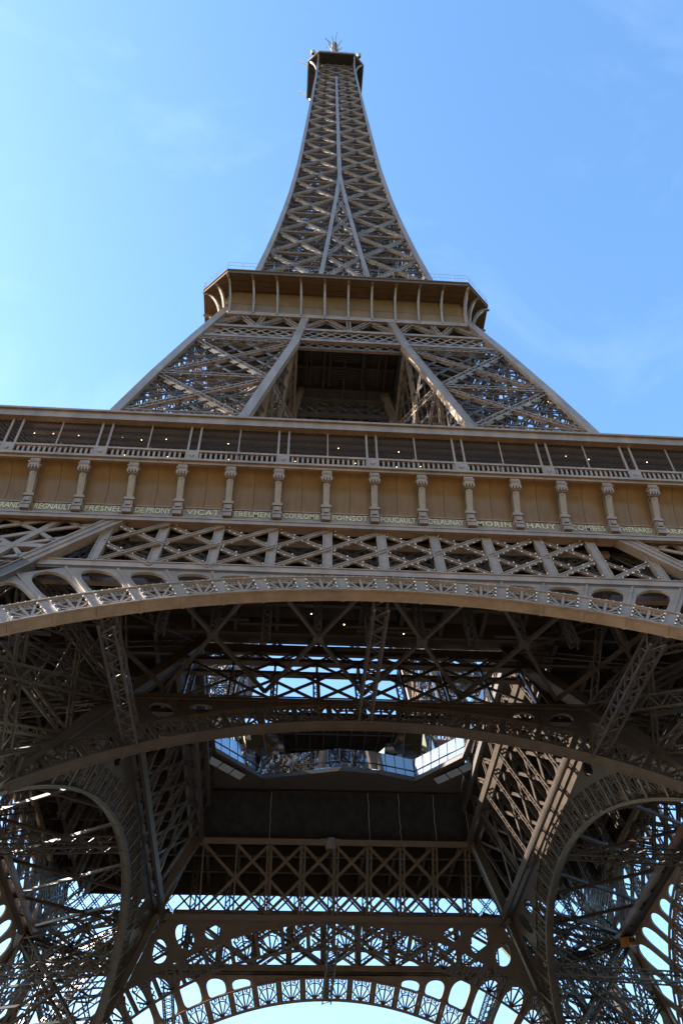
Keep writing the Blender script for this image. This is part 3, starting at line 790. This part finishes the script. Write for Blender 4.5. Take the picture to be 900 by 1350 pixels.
def edge_panels():
    for k in range(8):
        a_i, b_i = k, (k+1) % 8
        nb_ = 2 if k % 2 == 0 else bays
        for j in range(nb_):
            A0, B0 = V((*base8[a_i], 0)), V((*base8[b_i], 0)); A1, B1 = V((*top8[a_i], 0)), V((*top8[b_i], 0))
            p, q = A0.lerp(B0, (j+.012)/nb_), A0.lerp(B0, (j+.988)/nb_); p1, q1 = A1.lerp(B1, (j+.012)/nb_), A1.lerp(B1, (j+.988)/nb_)
            tang = (B0-A0).normalized(); out = V((tang.y, -tang.x, 0)); Z = lambda v, z: V((v.x, v.y, z))
            for (za, zb_, rc) in ((112.8, 115.4, .0), (115.5, 119.1, .18)):
                e = MB(); e.prism([Z(p, za)-out*rc, Z(q, za)-out*rc, Z(q, zb_)-out*rc, Z(p, zb_)-out*rc], -out*.1)
                e.bar(Z(p, zb_)-out*rc, Z(q, zb_)-out*rc, .1, .1, (0, 0, 1)); m_ = (p+q)/2; e.bar(Z(m_, za)-out*rc, Z(m_, zb_)-out*rc, .05, .03, out)
                e.obj('wall_panel', BRONZE, floor2)
            for u in range(3):
                f0, f1 = u/3+.01, (u+1)/3-.01
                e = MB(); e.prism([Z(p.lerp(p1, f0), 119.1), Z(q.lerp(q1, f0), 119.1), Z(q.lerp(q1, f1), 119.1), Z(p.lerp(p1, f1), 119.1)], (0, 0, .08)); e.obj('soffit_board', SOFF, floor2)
            q = [V(rows[i][a_i]).lerp(V(rows[i][b_i]), j/nb_) for i in range(11)]
            dn = out*.38 + V((0, 0, -.32))
            e = MB(); e.grid([[p_ - tang*.15, p_ - tang*.15 + dn, p_ + tang*.15 + dn, p_ + tang*.15] for p_ in q], True)
            c_ = q[3] + out*.25
            e.bar(c_ - V((0, 0, .12)), c_ + V((0, 0, .12)), .4, .4, out)
            e.obj('rib', PAINT, floor2)
edge_panels()
e = MB(); ot = lambda r: octo(r, 17.55 + (r-20.9)*.414)
e.grid([[(x, y, z) for x, y in ot(r)] for r, z in ((20.6, 119.15), (21.1, 119.15), (21.1, 119.75), (21.25, 119.8), (21.25, 120.0), (20.6, 120.0), (20.6, 119.15))], True)
e.obj('fascia', SOFF, floor2)
e = MB(); e.prism([(x, y, 119.4) for x, y in ot(20.7)], (0, 0, .3)); 
e.v = []; e.f = []
e.grid([[(x, y, 119.62) for x, y in ot(20.7)], [(x, y, 119.62) for x, y in octo(15.2, 12)]], True); e.obj('upper_deck', DARK, floor2)
rl = MB(); pts = ot(21.2)
for a, b in zip(pts, pts[1:]+pts[:1]):
    A, B = V((*a, 120.0)), V((*b, 120.0)); L0 = (B-A).length; k = max(2, int(L0/2.2))
    for h in (1.1, 2.1): rl.bar(A+V((0, 0, h)), B+V((0, 0, h)), .03, .03, (0, 0, 1))
    for i in range(k): p = A.lerp(B, i/k); rl.bar(p, p+V((0, 0, 2.1)), .035, .035, (1, 0, 0))
rl.obj('guard_rail', STEEL, floor2, stuff=True)
# underside of the second floor: beams, machinery frames, dark shaft cladding
for i in range(-5, 6):
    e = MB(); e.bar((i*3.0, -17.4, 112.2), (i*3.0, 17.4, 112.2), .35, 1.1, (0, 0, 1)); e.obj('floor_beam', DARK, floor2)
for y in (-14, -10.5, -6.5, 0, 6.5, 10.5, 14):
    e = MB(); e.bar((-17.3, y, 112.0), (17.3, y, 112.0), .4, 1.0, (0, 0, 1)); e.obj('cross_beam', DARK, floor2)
for sx in (-1, 1):
    e = MB(); e.prism([(sx*7.4, -16.6, 112.4), (sx*7.4, -5.2, 112.4), (sx*8.2, -6.8, 104.4), (sx*8.0, -19.2, 104.4)], (sx*.15, 0, 0)); e.obj('shaft_cladding', NETM, floor2)
e = MB()
for i in range(5): 
    e.box((-3.2+i*.35, -13.5+i*.35, 111.3-i*.02), (3.2-i*.35, -13.3+i*.35, 111.5)); e.box((-3.2+i*.35, -9.0-i*.35, 111.3-i*.02), (3.2-i*.35, -8.8-i*.35, 111.5))
for x in (-5.6, -5.0, -2.2, 2.6, 4.9): e.box((x-.12, -16, 110.9), (x+.12, -7.6, 111.4))
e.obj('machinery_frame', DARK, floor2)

# --- spire
zs = [120.0]
while zs[-1] < 277: zs.append(zs[-1] + 11.6 - (zs[-1]-120)*.0355)
zs = zs[:-1] + [282.0] if zs[-1] > 283 else zs + [282.0]
spire = empty('spire', parent=tower)
bw_ = lambda z: .92 - (z-120)*.0022
for k in range(4):
    Rz = Matrix.Rotation(k*math.pi/2, 4, 'Z')
    e = MB()
    for a, b in zip([112.6]+zs, zs+[288.]):
        e.bar((W(a), -W(a), a), (W(b), -W(b), b), bw_(a), bw_(a), (0, -1, .1))
    o = e.obj('corner_beam', PAINT, spire); o.matrix_basis = Rz
    for sx in (-1, 1):
        e = MB(); zz = [112.6] + [z for z in zs if z < 187] + [189.5]
        for a, b in zip(zz, zz[1:]): e.bar((sx*I_(a)+.001*sx, -W(a)-.05, a), (sx*I_(b)+.001*sx, -W(b)-.05, b), .72, .6, (0, -1, .12))
        o = e.obj('inner_beam', PAINT, spire); o.matrix_basis = Rz
    e = MB(); zz = [189.3] + [z for z in zs if z > 191 and z < 268] + [272]
    for a, b in zip(zz, zz[1:]): e.bar((0, -W(a)-.03, a), (0, -W(b)-.03, b), 0.9 - (a-189)*.0035, .6, (0, -1, .06))
    o = e.obj('centre_beam', PAINT, spire); o.matrix_basis = Rz
lac = MB()
for k in range(4):
    Rz = Matrix.Rotation(k*math.pi/2, 4, 'Z'); mb = MB(); fine = MB()
    def put(p, q, w, d):
        n = (0, -1, .1)
        if k == 0:
            e = MB(); e.lat(p, q, w, d, n, ch=.13, pitch=.95, z=.1, sides='web'); e.obj('spire_brace', PAINT, spire)
        else: mb.lat(p, q, w, d, n, ch=.13, pitch=.95, z=.1, sides='web')
    for a, b in zip(zs, zs[1:]):
        wa, wb_, ia, ib = W(a), W(b), I_(a), I_(b)
        cols = [(-wa, -ia, -wb_, -ib), (ia, wa, ib, wb_)]
        if ia > .6: cols.append((-ia, ia, -ib, ib))
        for (x0, x1, y0, y1) in cols:
            w = .54 - (a-120)*.0012
            put((x0, -wa, a), (y1, -wb_, b), w, .34); put((x1, -wa, a), (y0, -wb_, b), w, .34)
            for t in (0, .25, .5, .75):
                za_, zc_ = a+(b-a)*t, a+(b-a)*(t+.25); l0, r0 = x0+(y0-x0)*t, x1+(y1-x1)*t; l1, r1 = x0+(y0-x0)*(t+.25), x1+(y1-x1)*(t+.25); m0 = (l0+r0)/2; m1 = (l1+r1)/2
                Y = lambda z: -W(z)+.6
                for p_, q_ in (((l0, Y(za_), za_), (m1, Y(zc_), zc_)), ((m0, Y(za_), za_), (l1, Y(zc_), zc_)), ((m0, Y(za_), za_), (r1, Y(zc_), zc_)), ((r0, Y(za_), za_), (m1, Y(zc_), zc_))): fine.bar(p_, q_, .13, .13, (0, -1, 0))
                for (xl, xr, yl, yr) in ((l0, m0, l1, m1), (m0, r0, m1, r1)):
                    fine.bar(((xl+xr)/2, -W(za_)+.2, za_), ((yl+yr)/2, -W(zc_)+.2, zc_), .09, .09, (0, -1, 0))
                    fine.bar((xl, -W(zc_)+.25, zc_), (xr, -W(zc_)+.25, zc_), .1, .1, (0, -1, 0))
        put((-wb_, -wb_, b), (wb_, -wb_, b), .38, .3)
        # inner faces and diaphragms
        if ia > 1.0:
            for sx in (-1, 1):
                mb.flat((sx*ia, -wa, a), (sx*ib, -ib, b), .5, (1, 0, 0)); mb.flat((sx*ia, -ia, a), (sx*ib, -wb_, b), .5, (1, 0, 0))
                mb.flat((sx*ib, -wb_, b), (sx*ib, -ib, b), .45, (0, 0, 1))
            mb.flat((ia, -ia, a), (wb_, -ib, b), .5, (0, 1, 0)); mb.flat((wa, -ia, a), (ib, -ib, b), .5, (0, 1, 0)); mb.flat((ib, -ib, b), (wb_, -ib, b), .45, (0, 0, 1))
            mb.bar((ia, -ia, a), (ib, -ib, b), .45, .45, (0, 1, 0))
            mb.flat((ib, -ib, b), (wb_, -wb_, b), .5, (0, 0, 1)); mb.flat((ib, -wb_, b), (wb_, -ib, b), .5, (0, 0, 1))
        else:
            mb.flat((0, -wb_, b), (wb_, 0, b), .5, (0, 0, 1)); mb.flat((-wb_, -wb_, b), (0, 0, b), .4, (0, 0, 1))
        zmid = (a+b)/2; wm_ = W(zmid)
        mb.flat((-wm_, -wm_, zmid), (wm_, -wm_, zmid), .35, (0, -1, 0), ch=.09, z=.06)
        for cx_, cy_ in ((-2.3, -2.3), (0, -3.0)):
            mb.lat((cx_*min(1, wa/7), cy_*min(1, wa/7), a), (cx_*min(1, wb_/7), cy_*min(1, wb_/7), b), .35, .35, (0, 1, 0), ch=.1, z=.06, pitch=.9)
        for u_ in (.2, .45, .7):
            zz_ = a+(b-a)*u_; ww_ = W(zz_); mb.bar((-ww_*.8, -ww_*.45, zz_), (ww_*.7, -ww_*.2, zz_+1.2), .12, .12, (0, 0, 1)); mb.bar((-ww_*.3, -ww_*.9, zz_), (ww_*.5, -ww_*.3, zz_+.6), .12, .12, (0, 0, 1))
        # stair flights and lift guides in the core
        mb.lat((1.6, -2.4, a), (1.6, -2.4, b), .8, .6, (0, 1, 0), ch=.1, z=.07, pitch=1.1)
        mb.bar((-1.4, -2.2, a), (1.4, -2.6, zmid), .5, .12, (0, -1, 1)); mb.bar((1.4, -2.6, zmid), (-1.4, -2.2, b), .5, .12, (0, -1, 1))
    o = mb.obj('spire_lacing', PAINT_SHADE, spire, stuff=True); o.matrix_basis = Rz
    o = fine.obj('fine_lacing', PAINT_SHADE, spire, stuff=True); o.matrix_basis = Rz

# --- summit
summit = empty('summit_cabin', parent=tower)
so_ = octo(8.35, 5.3)
e = MB(); e.prism([(x, y, 287.9) for x, y in octo(8.3, 5.25)], (0, 0, .4)); e.obj('floor_slab', DARK, summit)
e = MB(); e.grid([[(x, y, z) for x, y in octo(r, c)] for r, c, z in ((8.1, 5.15, 287.7), (8.5, 5.4, 287.7), (8.5, 5.4, 288.9), (8.1, 5.15, 288.9), (8.1, 5.15, 287.7))], True); e.obj('edge_band', PAINT, summit)
for k in range(4):
    Rz = Matrix.Rotation(k*math.pi/2, 4, 'Z')
    for sx in (-1, 1):
        e = MB(); pts = []
        for i in range(10):
            a = R(90*i/9); pts.append(V((sx*5.45, -(5.6 + 2.7*(1-math.cos(a))), 272 + 15.4*math.sin(a))))
        e.grid([[p+V((-.22, 0, 0)), p+V((.22, 0, 0)), p+V((.22, .35, .2)), p+V((-.22, .35, .2))] for p in pts], True)
        o = e.obj('bracket', PAINT, summit); o.matrix_basis = Rz
    for i in range(-2, 3):
        e = MB(); e.bar((i*2.0, -8.0, 287.6), (i*2.0, -5.2, 287.6), .2, .5, (0, 0, 1)); o = e.obj('joist', DARK, summit); o.matrix_basis = Rz
    e = MB(); e.bar((-5.4, -5.6, 272.6), (5.4, -5.6, 272.6), .6, .4, (0, -1, 0)); e.bar((-5.2, -5.3, 285.5), (5.2, -5.3, 285.5), .4, .4, (0, -1, 0))
    o = e.obj('ring_beam', PAINT, summit); o.matrix_basis = Rz
    e = MB()
    for i in range(4):
        for p_, q_ in (((-5+i*2.5, 273), (-2.5+i*2.5, 280)), ((-2.5+i*2.5, 273), (-5+i*2.5, 280)), ((-5+i*2.5, 280), (-2.5+i*2.5, 287)), ((-2.5+i*2.5, 280), (-5+i*2.5, 287))): e.bar((p_[0], -5.45, p_[1]), (q_[0], -5.4, q_[1]), .28, .2, (0, 1, 0))
    for i in (-1, 0, 1): e.bar((i*2.5, -5.5, 273), (i*2.5, -5.4, 278), .35, .3, (0, 1, 0))
    o = e.obj('cabin_lattice', PAINT_SHADE, summit); o.matrix_basis = Rz
    e = MB(); e.box((-4.9, -4.95, 273.5), (4.9, -4.85, 287.8)); o = e.obj('cabin_wall', DARK, summit); o.matrix_basis = Rz
e = MB(); e.lathe((0, 0, 0), [(6.5, 288.4), (6.6, 293), (4.2, 296), (3.6, 301), (1.4, 304), (1.3, 318), (1.0, 331)], 8); e.obj('campanile', DARK, summit)
an = MB()
for i in range(22):
    a = random.uniform(0, 6.28); z = random.uniform(318, 331); L0 = random.uniform(1.2, 4.2)
    p = V((0, 0, z)); q = p + V((math.cos(a)*L0, math.sin(a)*L0, random.uniform(.3, 3)))
    an.bar(p, q, .2, .2, (0, 0, 1))
    if i % 2: an.bar(q - V((0, 0, 1.2)), q + V((0, 0, 1.4)), .2, .2, (1, 0, 0))
an.obj('antenna_array', STEEL, summit)
for sx in (-1, 1):
    e = MB(); e.lathe((sx*7.0 - .1, -7.4, 0), [(.5, 288.8), (.75, 290.2), (.75, 291.2), (.3, 292.0)], 8); e.bar((sx*7, -7.4, 291), (sx*7, -7.4, 294), .14, .14, (1, 0, 0)); e.obj('radio_drum', STEEL, summit)
for i in range(14):
    x = random.uniform(-5, 5); e = MB(); h = random.uniform(.8, 3.2); e.bar((x, -8.2, 288.8), (x, -8.2, 288.8+h), .1, .1, (0, 1, 0)); e.obj('aerial', STEEL, summit)
for (y, z) in ((-4.2, 287.9), (4.6, 287.9)):
    e = MB(); e.bar((-8.3, y, z), (-11.2, y-.6, z+1.2), .35, .35, (0, 0, 1)); e.obj('white_boom', WHITE, summit)

# ------------------------------------------------------------------ things on and under the tower
# netting hung on the far inner truss
nx = [-15.8, -7.6, 3.8, 7.4, 11.5, 15.3]
NL = ['broad black net panel at the left end of the row under the glass edge', 'widest black net panel in the middle of the row under the glass edge',
      'narrow black net panel just right of the widest one', 'black net panel fourth from the left, between two pale ropes', 'creased grey black net panel at the right end of the row']
for i in range(5):
    x0, x1 = nx[i]+.04, nx[i+1]-.04; rows_ = []
    for j in range(9):
        v = j/8; r_ = []
        for k in range(13):
            u = k/12
            sag = .28*math.sin(u*math.pi)*(1 if i < 4 else 1.8)
            y = 11.4 + 4.4*v; z = 56.75 - .2*(i == 0) + .12*math.sin(u*math.pi)*(1-v) - v*3.3 - sag*math.sin(v*math.pi) - .05*math.sin(u*23+i+v*9)
            f_ = (82.39+y)/97.39; r_.append((-6.35 + (x0+(x1-x0)*u+6.35)*f_, y, z))
        rows_.append(r_)
    e = MB(); e.grid(rows_); e.grid([[V(p)+V((0, .03, 0)) for p in r_] for r_ in rows_][::-1])
    tag(e.obj('safety_net', NETM, None, smooth=True), NL[i], 'net', 'black nets hung under the glass edge')
RL = ['pale rope hanging at the left edge of the net row', 'pale rope between the broad and the widest net panel', 'pale rope right of the widest net panel', 'thin pale rope between the two narrow net panels', 'frayed pale rope left of the creased net panel', 'pale rope hanging at the right edge of the net row']
for i, x in enumerate(nx):
    e = MB(); rp_ = lambda v: V((-6.35 + (x+6.35)*(93.7+4.4*v)/97.39 + random.uniform(-.06, .06), 11.2+4.4*v, 56.7-3.3*v - .1))
    p = rp_(0)
    for j in range(10):
        q = rp_((j+1)/10); e.bar(p, q, .045, .045, (0, 1, 0)); p = q
    tag(e.obj('rope', ROPE), RL[i], 'rope', 'ropes along the nets')
e = MB(); e.lathe((0, 15.6, 0), [(.75, 51.4), (.95, 52.2), (1.1, 53.0), (.9, 53.25)], 10); 
e.bar((-1.6, 15.5, 53.2), (1.5, 15.5, 53.2), .25, .2, (0, 1, 0))
o = e.obj('cloth_bundle', ROPE); o.location = (-.6, 4.6, 16.0); o.scale = (.7, .7, .7); o.data.materials[0] = mat('grey tarpaulin', (.16, .155, .15), .9, var=.4, scale=2)
tag(o, 'small grey tarpaulin bundle hung below the nets in the middle of the far truss', 'tarpaulin')

# glazed pavilions on the first floor beyond the void
def pavilion(name, label, pts, top, z0, z1, sx):
    root = empty(name, (0, 0, 0)); tag(root, label, 'pavilion', 'glass pavilions on the first floor')
    for (a, b), (ta, tb) in zip(zip(pts, pts[1:]), zip(top, top[1:])):
        A, B, TA, TB = V((*a, z0)), V((*b, z0)), V((*ta, z1)), V((*tb, z1))
        nu = max(1, round((B-A).length/2.2)); nv = 2
        for i in range(nu):
            for j in range(nv):
                f = lambda u, v: A.lerp(B, u).lerp(TA.lerp(TB, u), v)
                c4 = [f((i+.03)/nu, (j+.03)/nv), f((i+.97)/nu, (j+.03)/nv), f((i+.97)/nu, (j+.97)/nv), f((i+.03)/nu, (j+.97)/nv)]
                n = (c4[1]-c4[0]).cross(c4[3]-c4[0]).normalized(); n = n if n.y < 0 else -n
                e = MB(); e.prism([p + n*.0 for p in c4], n*.04); e.obj('pane', GLASSD, root)
        for i in range(nu+1):
            e = MB(); e.bar(A.lerp(B, i/nu), TA.lerp(TB, i/nu), .1, .18, (0, -1, 0)); e.obj('mullion', DARK, root)
        for v in (0, .5, 1):
            e = MB(); e.bar(A.lerp(TA, v), B.lerp(TB, v), .12, .16, (0, -1, 0)); e.obj('transom', DARK, root)
    e = MB(); P = [V((x, y, z1+.02)) for x, y in top]; e.prism(P + [V((top[-1][0], 30, z1+.02)), V((top[0][0], 30, z1+.02))], (0, 0, .35)); e.obj('roof', DARK, root)
    e = MB(); e.box((min(p[0] for p in pts), 24, z0), (max(p[0] for p in pts), 24.3, z1)); e.obj('rear_wall', DARK, root)
    return root
pv = pavilion('glass_pavilion', 'glass pavilion with slanting panes left of the void, reflecting the sky', [(-13.5, 15.5), (-9.5, 14.6), (-5.2, 16.0), (-3.6, 17)], [(-14.0, 15.0), (-11.5, 11.6), (-6.8, 12.4), (-4.0, 15)], 57.6, 65.5, 1)
e = MB(); e.box((-16.5, 14.4, 57.6), (-13.3, 14.9, 66)); e.obj('red_wall', RED, pv)
pv = pavilion('glass_pavilion', 'glass pavilion with slanting panes right of the void, reflecting the ironwork', [(3.6, 17), (5.2, 16.0), (9.5, 14.6), (13.5, 15.5)], [(3.0, 15), (6.2, 12.4), (10.5, 11.6), (13.0, 15.0)], 57.6, 65.5, 1)
e = MB(); e.box((12.6, 14.4, 57.6), (15.2, 14.9, 66)); e.obj('red_wall', RED, pv)
mp_ = empty('recessed_pavilion'); tag(mp_, 'dark recessed front with a ribbed overhanging roof between the two slanting glass pavilions', 'pavilion', 'glass pavilions on the first floor')
for i in range(4):
    e = MB(); x = -2.7 + i*1.35; e.box((x+.05, 15.0, 58.0), (x+1.3, 15.05, 63.1)); e.obj('pane', GLASS, mp_)
    e = MB(); e.box((x-.05, 14.9, 57.6), (x+.05, 15.1, 63.1)); e.obj('mullion', DARK, mp_)
for sx in (-1, 1):
    e = MB(); e.box((sx*2.75, 15.0, 57.6), (sx*6.4, 15.2, 63.15)); e.obj('wall', DARK, mp_)
e = MB(); e.prism([(-6.6, 16, 63.1), (6.6, 16, 63.1), (7.4, 9.6, 65.5), (-7.4, 9.6, 65.5)], (0, .1, .3)); e.obj('roof', NETM, mp_)
for i in range(-4, 5):
    e = MB(); e.bar((i*1.55, 15.9, 62.95), (i*1.75, 9.7, 65.35), .14, .3, (0, .5, 1)); e.obj('rib', DARK, mp_)
for v in (.33, .66):
    e = MB(); e.bar((-7, 16-6.4*v, 63.0+2.4*v), (7, 16-6.4*v, 63.0+2.4*v), .1, .2, (0, .5, 1)); e.obj('purlin', DARK, mp_)
sp_ = empty('sun_block_pavilion'); tag(sp_, 'unseen dark roofed pavilion added left of the void to block the sun', 'pavilion', 'glass pavilions on the first floor')
e = MB(); e.box((-30, -13, 63.9), (-17.4, 13, 64.3)); e.obj('roof', DARK, sp_)  # unseen pavilion, added to cut the sun patch on the right-hand ironwork
e = MB(); e.box((-29.8, -12.8, 57.6), (-29.5, 12.8, 63.9)); e.obj('rear_wall', RED, sp_)
for i in range(9):
    y = -12.6 + i*2.8
    e = MB(); e.box((-17.9, y, 57.6), (-17.85, y+2.65, 63.9)); e.obj('pane', GLASSD, sp_)
    e = MB(); e.box((-17.95, y-.12, 57.6), (-17.75, y+.02, 63.9)); e.obj('mullion', DARK, sp_)
# yellow lift cabin low in the far right leg
lc = empty('lift_cabin', (0, 0, 0)); tag(lc, 'yellow orange lift cabin inside the right leg, low in the lattice', 'lift')
c0 = V((0, 0, 0)); lc.location = (34.2, 23.2, 45.75); lc.scale = (.42, .42, .42); lc.rotation_euler = (.25, -.3, .5)
e = MB(); e.box(tuple(c0 - V((1.5, 1.5, 1.1))), tuple(c0 + V((1.5, 1.5, 1.1)))); e.obj('body', YEL, lc)
for s_ in (-1, 1):
    e = MB(); e.box(tuple(c0 + V((s_*.75-.5, -1.54, -.3))), tuple(c0 + V((s_*.75+.5, -1.5, .7)))); e.obj('window', GLASSD, lc)
e = MB(); e.box(tuple(c0 - V((1.6, 1.6, 1.3))), tuple(c0 + V((1.6, 1.6, -1.1)))); e.obj('underframe', STEEL, lc)
